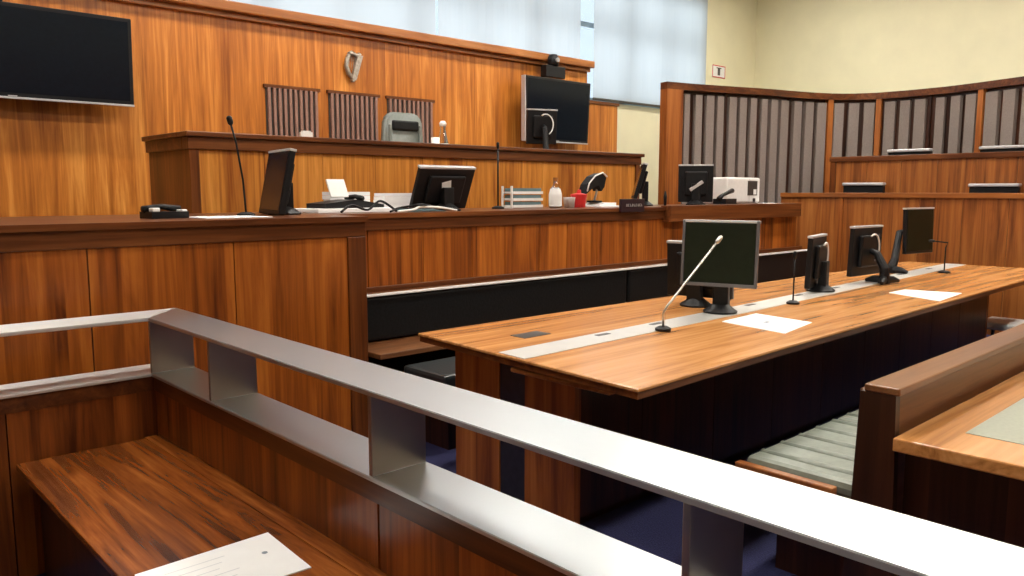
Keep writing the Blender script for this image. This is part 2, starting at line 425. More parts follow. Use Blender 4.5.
# ================================================================ COUNSEL TABLE
tb = thing('counsel_table', 'long table with monitors, steel cable strip and dark lower panels', 'table', (5.2, 2.5, 0))
b = nb(); prism(b, [(2.218, 1.72), (3.2, 1.755), (5.0, 1.79), (8.4, 1.83), (8.30, 3.12), (2.316, 3.168)], .734, .75)
bmesh.ops.bevel(b, geom=[e for e in b.edges if abs(e.verts[0].co.z - e.verts[1].co.z) < 1e-5], offset=.004, segments=1, affect='EDGES')
part('tabletop', b, 'table', tb, True)
b = nb(); prism(b, [(2.224, 1.726), (3.2, 1.761), (5.0, 1.796), (8.394, 1.836), (8.294, 3.114), (2.322, 3.162)], .708, .7335); part('edge_band', b, 'trim', tb, True)
b = nb(); prism(b, [(2.272, 2.36), (4.2, 2.41), (8.34, 2.58), (8.33, 2.76), (4.2, 2.585), (2.285, 2.535)], .7495, .7525)
part('cable_strip', b, 'alu', tb, True)
b = nb()
for x in (2.9, 3.35, 4.35, 5.0, 5.6, 6.9, 7.6): box(b, x, x + .09, 2.47 + (x - 2.3) * .035, 2.50 + (x - 2.3) * .035, .7525, .7545)
part('socket_slot', b, 'slot', tb, True)
part('socket_plate', B(2.60, 2.78, 2.70, 2.80, .7498, .7525), 'slot', tb, True)
part('pull_out_shelf', B(2.275, 2.9, 1.90, 2.45, .680, .700, .004), 'mould', tb, True, label='thin pull-out shelf of paler wood')
part('end_panel', B(2.40, 2.44, 2.66, 2.98, 0, .70), 'post', tb, True)
part('end_panel', B(2.40, 2.44, 2.19, 2.49, 0, .70), 'post', tb, True)
part('cable_column', B(2.405, 2.46, 2.49, 2.66, 0, .70, .003), plain('dark_grey_metal', (0.05, 0.05, 0.065), 0.4, 0.5, 0.1), tb, True)
Tj = [2.44, 2.86, 3.45, 4.04, 4.63, 5.22, 5.81, 6.4, 7.0, 7.68]
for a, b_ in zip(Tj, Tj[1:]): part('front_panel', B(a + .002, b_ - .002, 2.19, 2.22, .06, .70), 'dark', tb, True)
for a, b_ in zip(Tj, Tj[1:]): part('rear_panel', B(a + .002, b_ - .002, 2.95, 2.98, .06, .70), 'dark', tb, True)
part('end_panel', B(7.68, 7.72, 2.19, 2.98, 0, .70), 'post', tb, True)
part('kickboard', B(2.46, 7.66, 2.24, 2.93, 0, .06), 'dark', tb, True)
# low seat beyond the far end of the table
sc = thing('footstool', 'small low stool with pale seat past the far table end', 'stool', (8.0, 2.15, 0))
part('seat', B(-.22, .22, -.16, .16, .24, .30, .02), 'white', sc)
b = nb()
for sx in (-.18, .18):
    for sy in (-.12, .12):
        q = nb(); tube(q, [(sx, sy, 0), (sx, sy, .24)], .015, 8); part('leg', q, 'black', sc)
b.free()

# ================================================================ SECOND ROW: bench back and desk
sd = thing('bench_desk', 'wooden bench and desk unit with leather inlay at the right edge', 'desk', (4.6, .8, 0))
part('back_board', B(2.36, 8.1, .895, .995, .0, .862), 'midwood', sd, True)
b = nb(); box(b, 2.335, 8.12, .872, .975, .862, .885, .005); part('top_rail', b, 'midwood', sd, True)
b = nb(); prism(b, [(.86, 0), (1.04, 0), (1.0, .40), (.985, .862), (.882, .862)], 2.335, 2.365, Matrix(((0, 0, 1, 0), (1, 0, 0, 0), (0, 1, 0, 0), (0, 0, 0, 1))))
part('end_panel', b, 'dark', sd, True)
b = nb(); box(b, 2.30, 8.1, -.2, .872, .71, .75, .005)
part('desktop', b, 'table', sd, True)
part('leather_inlay', B(2.50, 7.9, .0, .745, .7495, .7515, .0), 'inlay', sd, True)
part('desk_end_panel', B(2.40, 2.44, -.1, .87, 0, .71), 'dark', sd, True)
b = nb()
for i in range(7): box(b, 2.68 + i * .76, 3.43 + i * .76, 1.04, 1.56, .37, .44, .025)
part('seat_cushion', b, 'leather_green', sd, True)
q = nb()
for i in range(14): tube(q, [(2.78 + i * .15, 1.06, .428), (2.78 + i * .15, 1.3, .432), (2.78 + i * .15, 1.54, .428)], .020, 12)
part('cushion_rib', q, 'leather_green', sd, True, smooth=True)
part('seat_board', B(2.64, 8.0, 1.0, 1.575, .33, .37, .004), 'dark', sd, True)
part('seat_end_trim', B(2.635, 2.675, 1.19, 1.575, .37, .42, .005), 'mould', sd, True, label='pale wooden strip closing the end of the seat')
part('seat_base', B(2.75, 8.0, 1.04, 1.45, .0, .33), 'dark', sd, True)

# ================================================================ JURY BOX
jy = thing('jury_box', 'stepped jury box with two long veneered fronts along the right', 'jury box', (9.4, 3.4, 0))
ys = [4.11 - .42 * i for i in range(10)]
for a, b_ in zip(ys, ys[1:]): part('front_panel', B(8.98, 9.02, b_ + .002, a - .002, 0, 1.375), 'jury', jy, True)
part('front_panel', B(8.98, 9.02, 4.13, 4.64, 0, 1.375), 'jury', jy, True)
part('front_panel', B(8.98, 9.02, 4.645, 4.86, 0, 1.375), 'jury', jy, True)
part('front_cap', B(8.95, 9.10, .3, 4.86, 1.375, 1.43, .006), 'cap_y', jy, True)
part('corner_post', B(8.96, 9.03, 4.09, 4.14, 0, 1.375, .004), 'post', jy, True)
ys = [4.60 - .40 * i for i in range(11)]
for a, b_ in zip(ys, ys[1:]): part('upper_panel', B(9.80, 9.83, b_ + .002, a - .002, .3, 1.81), 'jury', jy, True)
part('upper_cap', B(9.77, 9.88, .4, 4.66, 1.81, 1.87, .006), 'trim_y', jy, True)
part('corner_post', B(9.78, 9.84, 4.58, 4.65, .3, 1.81, .004), 'trim_z', jy, True)
part('row_floor', B(9.02, 9.80, .3, 4.86, .0, .30), 'carpet', jy, True)
part('row_floor', B(9.83, 10.12, 2.5, 4.30, .0, .60), 'carpet', jy, True)

def jury_seat(loc, lab):
    t = thing('jury_chair', lab, 'seat', loc, 0, 'jury seats')
    part('backrest', B(-.02, .05, -.24, .24, .42, .94, .012), 'leather', t)
    part('top_highlight', B(-.045, .06, -.245, .245, .94, .975, .01), 'silver', t)  # silver cap paints window light onto the top of the black seat
    part('seat', B(-.08, .03, -.22, .22, .40, .46, .015), 'leather', t)
    part('pedestal', B(-.03, .03, -.05, .05, 0, .42, .004), 'black', t)
    return t
# row behind the front cap / row behind the upper cap
F1 = 1.55 - .975
s1 = jury_seat((9.62, 4.18, .57), 'black jury seat with brightened top behind the front cap, left of its row')
s1.location = (9.66, 4.17, F1)
F1b = 1.53 - .975
dup(s1, (9.66, 2.77, F1b), 0, 'black jury seat with brightened top behind the front cap, right of its row')
dup(s1, (9.99, 3.79, 1.945 - .975), 0, 'black jury seat in the upper row against the slatted screen, left')
dup(s1, (9.99, 2.79, 1.945 - .975), 0, 'black jury seat in the upper row cut by the right edge')

# curved slatted screen ------------------------------------------------
SP = [(664, 7.707, 5.689), (690, 8.095, 5.60), (717, 8.476, 5.478), (745, 8.873, 5.339), (768, 9.194, 5.231), (790, 9.598, 5.134), (812, 9.971, 5.028), (830, 10.223, 4.91), (850, 10.434, 4.743), (875, 10.585, 4.484), (910, 10.624, 4.066), (950, 10.584, 3.589), (984, 10.458, 3.182), (1024, 10.282, 2.733), (1050, 10.15, 2.45), (1090, 9.98, 2.15)]
def spt(u):
    for (a, x0, y0), (b_, x1, y1) in zip(SP, SP[1:]):
        if a <= u <= b_:
            t = (u - a) / (b_ - a); return Vector((x0 + (x1 - x0) * t, y0 + (y1 - y0) * t))
    return Vector(SP[-1][1:])
def sband(u0, u1, off0, off1, z0, z1, n=2):
    """a piece of the screen between two stations, between two offsets towards the room"""
    b = nb(); us = [u0 + (u1 - u0) * i / n for i in range(n + 1)]
    A_, B_ = [], []
    for u in us:
        p = spt(u); t = (spt(min(1090, u + 4)) - spt(max(664, u - 4))).normalized(); nn = Vector((-t.y, t.x))
        if nn.dot(-p) < 0: nn = -nn
        A_.append(p + nn * off0); B_.append(p + nn * off1)
    poly = [tuple(v) for v in A_] + [tuple(v) for v in reversed(B_)]
    lo = [b.verts.new((x, y, z0)) for x, y in poly]; hi = [b.verts.new((x, y, z1)) for x, y in poly]
    m = len(us)
    for i in range(m - 1):
        for r, fl in ((lo, 1), (hi, 0)):
            b.faces.new((r[i], r[i + 1], r[2 * m - 2 - i], r[2 * m - 1 - i]))
    k = len(poly)
    for i in range(k): b.faces.new((lo[i], lo[(i + 1) % k], hi[(i + 1) % k], hi[i]))
    bmesh.ops.recalc_face_normals(b, faces=b.faces)
    return b
scn = thing('slatted_screen', 'curved timber screen with taupe fabric strips behind the jury box', 'screen', (9.4, 5.0, 0))
part('backing_board', sband(668, 1088, -.05, -.02, 0, 2.68, 34), 'dark', scn, True)
part('top_rail', sband(664, 1090, -.06, .06, 2.62, 2.70, 36), 'trim', scn, True)
part('end_post', sband(664, 680, -.06, .06, 0, 2.62, 2), 'post', scn, True)
for u in (829.5, 880.5, 984.5): part('post', sband(u - 2.8, u + 2.8, -.02, .05, 0, 2.62, 1), 'post', scn, True)
for u in (725.8, 758.8, 790, 931.5): part('post', sband(u - 1.2, u + 1.2, -.02, .01, 0, 2.62, 1), 'dark', scn, True)
strips = [(683, 688.5), (694.5, 701), (705.5, 713), (716.5, 722.8), (728.5, 735.5), (739, 745.8), (750, 756.3), (761.8, 767.8), (771.2, 777.5), (780.5, 787.5), (793, 800.5), (804.5, 812.5), (816.5, 825.5), (833.8, 843.5), (849, 859.8), (864.8, 876), (886.5, 897), (902, 912), (917, 928), (938.5, 947), (954, 963.5), (969, 979), (989, 1002), (1007, 1019), (1026, 1038), (1046, 1058)]
for a, b_ in strips: part('fabric_strip', sband(a, b_, -.02, .035, .3, 2.58, 2), 'fabric', scn, True)

# ================================================================ DOCK
dk = thing('dock', 'wooden dock enclosure with a wide double steel handrail in the foreground', 'dock', (1.18, 3.4, 0))
RX0, RX1 = 1.09, 1.28; RY0, RY1 = 3.32, 3.53
def lshape(w0, w1, z0, z1, tail=-1.2, left=-2.2):
    b = nb()
    prism(b, [(left, RY0 + w0), (RX0 + w0, RY0 + w0), (RX0 + w0, tail), (RX1 - w1, tail), (RX1 - w1, RY1 - w1), (left, RY1 - w1)], z0, z1)
    return b
def bev(b, o):
    bmesh.ops.bevel(b, geom=[e for e in b.edges if abs(e.verts[0].co.z - e.verts[1].co.z) < 1e-5], offset=o, segments=2, affect='EDGES'); return b
def leg(side, w1, z0, z1):
    b = nb(); x1, y1 = RX1 - w1, RY1 - w1
    if side: prism(b, [(RX0, RY0), (RX0, -1.2), (x1, -1.2), (x1, y1)], z0, z1)
    else: prism(b, [(-2.2, RY0), (RX0 - .0005, RY0), (x1 - .0005, y1), (-2.2, y1)], z0, z1)
    return bev(b, .002)
part('upper_rail', leg(1, 0, .928, .942), 'steel_y', dk, True)
part('upper_rail', leg(0, 0, .928, .942), 'steel_x', dk, True)
part('lower_rail', leg(1, .01, .700, .712), 'steel_y', dk, True)
part('lower_rail', leg(0, .01, .700, .712), 'steel_x', dk, True)
for y in (3.324, 2.733, 1.705, .733, -.3):
    part('post', B(RX0 + .004, RX1 - .012, y, y + .016, .712, .928, .002), 'steel_post', dk, True)
part('wooden_cap', lshape(.012, .014, .640, .699), 'trim_y', dk, True)
for a, b_ in ((3.46, 1.71), (1.70, .1), (.09, -1.2)):
    part('side_panel', B(RX0 + .02, RX0 + .14, b_, a, 0, .64), 'dock', dk, True)
for a, b_ in ((-2.2, -.9), (-.895, .575), (.58, 1.109)):
    part('end_panel', B(a, b_, RY0 + .015, RY0 + .14, 0, .64), 'dock', dk, True)

ds = thing('dock_bench', 'wooden bench seat with swirling grain inside the dock', 'bench', (.84, 2.2, 0))
part('seat', B(.595, 1.105, .4, 3.32, .425, .45, .004), 'seat', ds, True)
part('back_rail', B(1.05, 1.11, .4, 3.32, .4502, .455), 'seat', ds, True)
part('front_board', B(.66, .69, .45, 3.30, 0, .425), 'dark', ds, True)
part('end_support', B(.69, 1.1, .42, .45, 0, .425), 'dark', ds, True)

# ================================================================ SMALL THINGS
def sheet(name, pts, z, lab, n_ink=0, cat='paper', lines=3):
    cx = sum(p[0] for p in pts) / 4; cy = sum(p[1] for p in pts) / 4
    t = thing(name, lab, cat, (cx, cy, z))
    b = nb(); prism(b, [(x - cx, y - cy) for x, y in pts], .0008, .004); part('sheet', b, 'paper', t)
    return t, cx, cy
t, cx, cy = sheet('document', [(.60, 1.86), (.985, 1.842), (1.0, 2.125), (.626, 2.118)], .45, 'white printed sheet lying on the dock bench')
q = nb(); lathe(q, [(0, .0041), (.008, .0041), (.008, .0046), (0, .0046)], .13, .02, 14); part('printed_mark', q, 'ink', t)
q = nb()
for i in range(5): box(q, -.12, .04 - .02 * (i % 3), .075 - i * .032, .079 - i * .032, .0041, .0044)
part('printed_lines', q, plain('pale_grey_ink', (.75, .77, .8), .8), t)
t, cx, cy = sheet('document', [(3.712, 2.324), (4.1, 2.346), (4.036, 1.978), (3.623, 1.912)], .75, 'white sheet on the table in front of the nearest monitor')
q = nb(); box(q, -.03, .02, -.01, .02, .0041, .0046); part('printed_mark', q, 'ink', t)
sheet('document', [(5.629, 2.215), (5.885, 2.206), (5.96, 1.86), (5.43, 1.82)], .75, 'white sheet further along the table, near its front edge')
sheet('document', [(1.62, 4.0), (1.98, 4.0), (1.98, 4.3), (1.62, 4.3)], CT, 'white sheets beside the tall black microphone on the clerk desk')
sheet('document', [(7.9, 4.35), (8.28, 4.35), (8.28, 4.6), (7.9, 4.6)], CT + .003, 'white sheet right of the printer at the desk end')

def monitor(loc, face, lab, w=.42, h=.36, z0=.06, tilt=8, screen='screen', edge='silver', stand='column', sticker=False, arcs=False, back=True, ox=.02, oy=.17, top=True, group='desk monitors'):
    """face: compass angle (degrees, world) the screen looks towards"""
    t = thing('monitor', lab, 'monitor', loc, face + 90, group)
    tm = Matrix.Translation((0, 0, z0 + h / 2)) @ Matrix.Rotation(math.radians(-tilt), 4, 'X')
    hs = nb(); box(hs, -w / 2, w / 2, -.018, .018, -h / 2, h / 2, .006, tm)
    hsg = part('housing', hs, 'black', t)
    bz = nb(); e = .012
    box(bz, -w / 2 - .002, w / 2 + .002, -.021, .020, h / 2 - e, h / 2 + .003, .002, tm)
    part('bezel', bz, 'silver', hsg)  # silver strip paints the highlight along the monitor's top edge
    if edge == 'silver':
        bz = nb(); box(bz, -w / 2 - .003, -w / 2 + e, -.022, .0, -h / 2, h / 2, .002, tm); box(bz, w / 2 - e, w / 2 + .003, -.022, .0, -h / 2, h / 2, .002, tm)
        box(bz, -w / 2, w / 2, -.022, -.0, -h / 2, -h / 2 + e * 1.6, .002, tm)
        part('bezel', bz, 'bezel_grey', hsg)
    part('screen', box(nb(), -w / 2 + .016, w / 2 - .016, -.0205, -.0185, -h / 2 + .024, h / 2 - .016, 0, tm), screen, hsg)
    bk = nb(); box(bk, -w * .32, w * .32, .018, .05, -h * .32, h * .32, .012, tm); part('back_shell', bk, 'black', hsg)
    if sticker: part('sticker', box(nb(), -w * .08, w * .08, .0505, .052, -h * .1, h * .22, 0, tm @ Matrix.Rotation(.25, 4, 'Y')), 'white', hsg)
    if arcs:
        a = nb(); pts = [(-.02 + .09 * math.cos(math.radians(g)), .055, .02 + .11 * math.sin(math.radians(g))) for g in range(60, 250, 15)]
        tube(a, [tm @ Vector(p) for p in pts], .007, 6); part('cable', a, 'white', hsg, smooth=True)
    s = nb()
    if stand == 'column':
        box(s, -.045, .045, .03, .085, .012, z0 + h * .5, .006)
        part('stand', s, 'black', t)
        s = nb(); lathe(s, [(0, 0.0005), (.095, 0.0005), (.098, .010), (.080, .022), (.045, .05), (0, .03)], 0, .04, 28); part('base', s, 'black', t, smooth=False)
    elif stand == 'arm':
        tube(s, [(0, .05, z0 + h * .5), (ox * .3, .10, z0 + h * .45), (ox * .9, oy, .11), (ox, oy, .05), (ox, oy, .003)], [.024, .028, .034, .04, .045], 10); part('stand', s, 'black', t)
        s = nb()
        for g in (20, 160, 270):
            tube(s, [(ox, oy, .036), (ox + .09 * math.cos(math.radians(g)), oy + .09 * math.sin(math.radians(g)), .029), (ox + .14 * math.cos(math.radians(g)), oy + .14 * math.sin(math.radians(g)), .017)], [.032, .026, .014], 8)
        part('base', s, 'black', t)
    return t

def gooseneck(loc, pts, r, lab, mat='black', base=.045, head=.012, hl=.05):
    t = thing('microphone', lab, 'microphone', loc, 0, 'gooseneck microphones')
    b = nb(); lathe(b, [(0, .0005), (base, .0005), (base, .012), (base * .55, .022), (0, .024)], 0, 0, 20); part('base', b, 'black', t)
    b = nb(); tube(b, pts, r, 8); gn = part('gooseneck', b, mat, t, smooth=True)
    a, c = Vector(pts[-2]), Vector(pts[-1]); d = (c - a).normalized()
    b = nb(); tube(b, [c, c + d * hl * .2, c + d * hl * .8, c + d * hl], [head * .6, head, head, head * .5], 10); part('capsule', b, 'black' if mat == 'black' else 'steel_dull', gn, smooth=True)
    return t

# --- on the counsel table
monitor((3.95, 2.50, .753), 197, 'large near monitor with silver frame and dark screen facing the dock', w=.43, h=.375, z0=.155, tilt=4, screen='screen_green')
monitor((4.17, 2.78, .75), 10, 'monitor turned away, mostly hidden behind the large near monitor', w=.42, h=.34, z0=.05, tilt=4)
monitor((5.36, 2.62, .753), 103, 'monitor seen edge-on beside a thin microphone, middle of the table', w=.40, h=.36, z0=.03, tilt=2, arcs=True, edge='none')
monitor((6.18, 2.63, .753), 86, 'monitor with a white cable loop on its back, middle of the table', w=.44, h=.38, z0=.05, tilt=2, arcs=True, stand='arm', edge='none')
monitor((7.42, 2.70, .753), -99, 'farthest monitor on the table, on a black tripod arm', w=.44, h=.40, z0=.15, tilt=2, stand='arm', screen='screen_green', edge='none', ox=-.42, oy=-.02)
gooseneck((3.253, 2.373, .753), [(0, 0, .02), (.0, 0, .09), (.02, -.01, .125), (.30, -.10, .43)], .006, 'silver gooseneck microphone leaning in front of the large near monitor', 'steel_dull', base=.04)
gooseneck((4.637, 2.402, .75), [(0, 0, .02), (0, 0, .15), (.0, 0, .28)], .005, 'thin upright microphone beside the edge-on monitor', base=.04)
gooseneck((7.362, 2.447, .75), [(0, 0, .02), (0, 0, .22), (.02, -.01, .26), (-.02, .08, .27)], .006, 'thin microphone at the far end of the table', base=.05)

# --- on the clerk desk
monitor((2.22, 4.42, CT), 170, 'dark monitor seen from the side on the left of the clerk desk', w=.42, h=.38, z0=.0, tilt=12, edge='none')
monitor((3.68, 4.70, CT), 88, 'monitor with a white sticker on its back in the middle of the clerk desk', w=.50, h=.33, z0=.0, tilt=24, sticker=True, edge='none')
monitor((6.08, 4.75, CT), 132, 'dark tilted monitor at the right end of the raised bench front', w=.36, h=.34, z0=.06, tilt=16, edge='none')
monitor((6.82, 4.62, CT), 40, 'black monitor back left of the white printer', w=.34, h=.37, z0=.03, tilt=0, edge='none')
mk = [o for o in bpy.data.objects if o.name.startswith('monitor')][-1]
part('slant_sticker', box(nb(), -.075, .075, .0505, .086, -.016, .016, .004, Matrix.Translation((0, 0, .19)) @ Matrix.Rotation(.6, 4, 'Y')), 'silver', mk, label='silver sticker set at a slant')  # sticker drawn as a slim raised silver bar
gooseneck((1.968, 4.3, CT), [(0, 0, .02), (-.01, 0, .2), (-.04, 0, .40), (-.065, 0, .50)], .006, 'tall black gooseneck microphone on the left of the clerk desk', base=.05, head=.016)
gooseneck((4.232, 4.7, CT), [(0, 0, .02), (0, 0, .25), (0, 0, .47)], .007, 'tall upright microphone beside the tray stack on the clerk desk', base=.05, head=.012)

# phone-like conference unit at left
ph = thing('conference_unit', 'low black unit with small white parts at the left of the desk', 'device', (1.5, 4.25, CT), 10)
b = nb(); prism(b, [(-.10, -.07), (.10, -.07), (.09, .07), (-.09, .07)], .0005, .035); part('body', b, 'black', ph)
b = nb(); tube(b, [(-.10, .02, .045), (0, .02, .06), (.10, .02, .045)], [.02, .014, .02], 8); part('handset', b, 'black', ph, smooth=True)
part('button_pad', B(-.09, -.05, -.06, -.02, .035, .055, .004), 'white', ph)
part('button_pad', B(.07, .10, -.06, -.0, .02, .045, .004), 'white', ph)

# cluttered telephone, keyboard, papers and cables
tp = thing('desk_phone', 'black desk phone with white tilted display on the clerk desk', 'telephone', (2.86, 4.72, CT + .028), 8)
b = nb(); prism(b, [(-.24, 0), (.26, 0), (.26, .02), (.02, .055), (-.24, .03)], -.1, .1, Matrix(((1, 0, 0, 0), (0, 0, 1, 0), (0, 1, 0, .0005), (0, 0, 0, 1)))); part('body', b, 'black', tp)
part('display', box(nb(), -.075, .075, -.006, .006, -.06, .07, .003, Matrix.Translation((-.02, .05, .125)) @ Matrix.Rotation(-.4, 4, 'X')), 'white', tp)
b = nb(); tube(b, [(.08, -.08, .06), (.09, 0, .075), (.08, .08, .06)], [.022, .015, .022], 8); part('handset', b, 'black', tp, smooth=True)
b = nb(); box(b, -.38, .28, -.17, .17, .0005, .026, .003)
solo('folder', b, 'paper', 'broad white folder lying under the desk phone', 'folder', (2.93, 4.70, CT))
kb = thing('keyboard', 'dark keyboard lying left of the sticker monitor', 'keyboard', (3.30, 4.46, CT), 3)
part('body', B(-.17, .17, -.07, .07, .0005, .02, .004), 'teal', kb)
b = nb()
for i in range(12):
    for j in range(4): box(b, -.16 + i * .027, -.138 + i * .027, -.06 + j * .031, -.036 + j * .031, .02, .027)
part('keys', b, 'black', kb)
for i, (x, y, wd, hh, lab) in enumerate(((3.02, 4.99, .30, .135, 'white paper stack behind the desk phone'), (3.46, 4.98, .38, .125, 'white paper stack behind the dark keyboard'))):
    q = thing('paper_stack', lab, 'papers', (x, y, CT), 8 * (i - .5))
    b = nb()
    for k in range(5): box(b, -wd / 2 + random.uniform(-.01, .01), wd / 2, -.1, .02 + random.uniform(0, .01), .0005 + k * hh / 5, (k + 1) * hh / 5 - .001)
    part('sheets', b, 'paper', q)
for i, (pts, m_, lab) in enumerate((([(0, 0, .008), (.12, .06, .03), (.25, -.04, .05), (.42, .05, .02), (.6, .02, .008)], 'black', 'black cable looping between phone and sticker monitor'),
                                    ([(0, 0, .008), (.1, -.03, .02), (.2, .03, .035), (.33, -.02, .03), (.5, .02, .008)], 'white', 'white cable curling along the desk edge by the keyboard'),
                                    ([(-.35, .20, .008), (-.26, .22, .05), (-.16, .19, .02), (-.05, .21, .075), (.07, .20, .008)], 'black', 'black cable arching up in front of the desk phone, leftmost cable'))):
    b = nb()
    P_ = [Vector(p) for p in pts]; fine = []
    for k in range(len(P_) - 1):
        for s_ in range(6):
            t_ = s_ / 6; p0 = P_[max(k - 1, 0)]; p1 = P_[k]; p2 = P_[k + 1]; p3 = P_[min(k + 2, len(P_) - 1)]
            fine.append(.5 * ((2 * p1) + (-p0 + p2) * t_ + (2 * p0 - 5 * p1 + 4 * p2 - p3) * t_ * t_ + (-p0 + 3 * p1 - 3 * p2 + p3) * t_ ** 3))
    fine.append(P_[-1]); tube(b, fine, .008, 6)
    solo('cable', b, m_, lab, 'cable', (2.95 + .02 * i, 4.315 - .055 * i, CT), 0, None, True)

# letter trays
lt = thing('letter_tray', 'stack of white and teal letter trays beside the upright microphone', 'tray', (4.60, 4.80, CT))
for k in range(3):
    b = nb(); z = .005 + k * .055
    box(b, -.17, .17, -.06, .06, z, z + .006); box(b, -.17, -.164, -.06, .06, z, z + .02); box(b, .164, .17, -.06, .06, z, z + .02); box(b, -.17, .17, -.066, -.06, z, z + .022)
    part('tray', b, 'white', lt)
    part('file', B(-.155, .155, -.058, .055, z + .006, z + .048), 'teal', lt)
b = nb(); box(b, -.185, -.173, -.066, -.045, .0005, .18, .003); box(b, -.185, -.173, .045, .066, .0005, .18, .003); box(b, -.185, -.173, -.066, .066, .0005, .010); part('side_frame', b, 'white', lt)

# bottle, cups, red tub
bt = thing('water_bottle', 'clear water bottle with pale cap beside the letter trays', 'bottle', (4.80, 4.62, CT))
b = nb(); lathe(b, [(0, .001), (.050, .001), (.054, .02), (.054, .11), (.040, .16), (.018, .19), (.016, .225), (0, .225)], seg=20); part('body', b, 'bottle', bt, smooth=True)
b = nb(); lathe(b, [(0, .222), (.021, .222), (.021, .25), (0, .25)], seg=16); part('cap', b, 'mould', bt)
b = nb(); lathe(b, [(.0545, .015), (.0555, .015), (.0555, .112), (.042, .160), (.0415, .159), (.0545, .112)], seg=20); part('label_band', b, 'white', bt)
cp = thing('cup', 'white paper cup left of the red tub, nearer the bottle', 'cup', (4.93, 4.56, CT), 0, 'paper cups')
b = nb(); lathe(b, [(0, .001), (.026, .001), (.034, .085), (.036, .088), (.032, .086), (.025, .006), (0, .006)], seg=18); part('body', b, 'white', cp, smooth=True)
dup(cp, (4.985, 4.66, CT), 0, 'white paper cup touching the left of the red tub')
rd = thing('tub', 'small red plastic tub with lid on the clerk desk', 'tub', (5.09, 4.62, CT))
b = nb(); lathe(b, [(0, .001), (.055, .001), (.068, .09), (.070, .10), (0, .10)], seg=20); part('body', b, 'red', rd, smooth=False)
b = nb(); lathe(b, [(0, .10), (.073, .10), (.073, .112), (.02, .122), (.016, .15), (0, .152)], seg=20); part('lid', b, 'red', rd)
# angled black document camera / lamp with white papers
dl = thing('desk_lamp', 'black hooded desk lamp with white fittings on the clerk desk', 'lamp', (5.44, 4.75, CT + .012), 0)
b = nb(); lathe(b, [(0, .0005), (.07, .0005), (.07, .015), (0, .02)], seg=20); part('base', b, 'black', dl)
b = nb(); tube(b, [(0, 0, .015), (.03, 0, .10), (.06, 0, .22)], .010, 8); part('arm', b, 'silver', dl, smooth=True)
b = nb()
pr = [(-.17, .05), (-.13, .14), (-.05, .21), (.05, .24), (.10, .20), (.08, .12), (.04, .08), (.0, .13), (-.07, .11)]
prism(b, pr, -.05, .05, Matrix(((1, 0, 0, 0), (0, 0, 1, 0), (0, 1, 0, .02), (0, 0, 0, 1)))); part('hood', b, 'black', dl)
b = nb(); tube(b, [(-.155, -.052, .10), (-.13, -.052, .17), (-.05, -.052, .235), (.05, -.052, .265), (.11, -.052, .23)], .007, 6); part('trim_ring', b, 'white', dl, smooth=True)
b = nb(); prism(b, [(-.14, -.15), (.18, -.12), (.2, .13), (-.12, .13)], .0005, .011)
for k in range(3): box(b, -.10 + .03 * k, .12, -.11, .1, .011 + k * .009, .019 + k * .009)
solo('paper_stack', b, 'paper', 'untidy white papers under the hooded desk lamp', 'papers', (5.48, 4.74, CT))
bpy.data.objects['desk_lamp'].location.z = CT + .0385
# name plate with light characters
npl = thing('name_plate', 'dark plum name plate on the front edge of the clerk desk', 'sign', (5.38, 4.20, CT))
part('plate', B(-.17, .14, -.012, .012, -.035, .075, .003), 'purple', npl)
bpy.data.objects['name_plate'].location = (5.31, 4.2075, CT)
b = nb()
for i, wd in enumerate((.016, .012, .018, .014, .018, .010, .016, .016, .012)):
    x = -.105 + i * .025; z = .012
    box(b, x, x + wd, -.0140, -.0125, z, z + .005); box(b, x, x + .004, -.0140, -.0125, z, z + .022)
    if i % 2: box(b, x, x + wd, -.0140, -.0125, z + .018, z + .022)
    if i % 3 == 0: box(b, x + wd - .004, x + wd, -.0140, -.0125, z, z + .022)
part('lettering', b, 'silver', npl)
# white pen pot by the tilted monitor
b = nb(); lathe(b, [(0, .001), (.012, .001), (.016, .09), (.005, .14), (0, .14)], seg=12)
solo('handset', b, 'black', 'slim black handset standing right of the name plate', 'handset', (5.95, 4.35, CT), 0, None, True)

# printer at the right end
pn = thing('printer', 'white printer with square grey control panel at the desk end', 'printer', (7.68, 4.72, CT + .0125), 0)
b = nb(); box(b, -.37, .28, -.16, .18, .0005, .27, .02); part('body', b, 'white', pn)
part('control_panel', B(.02, .21, -.166, -.160, .08, .235, .002), 'slot', pn)
part('label_patch', B(.13, .19, -.168, -.166, .09, .145), 'white', pn)
part('knob', B(.13, .18, -.166, -.160, .01, .05, .004), 'black', pn)
part('seam', B(.055, .058, -.162, -.159, .0, .26), 'silver', pn)
tg = thing('telephone', 'black telephone handset unit in front of the printer', 'telephone', (7.08, 4.45, CT + .0125), 10)
b = nb(); prism(b, [(-.13, -.07), (.15, -.07), (.14, .07), (-.12, .07)], .0005, .05); part('body', b, 'black', tg)
b = nb(); tube(b, [(-.14, 0, .05), (-.05, 0, .085), (.08, 0, .11), (.20, 0, .13)], [.026, .02, .02, .026], 8); part('handset', b, 'black', tg, smooth=True)

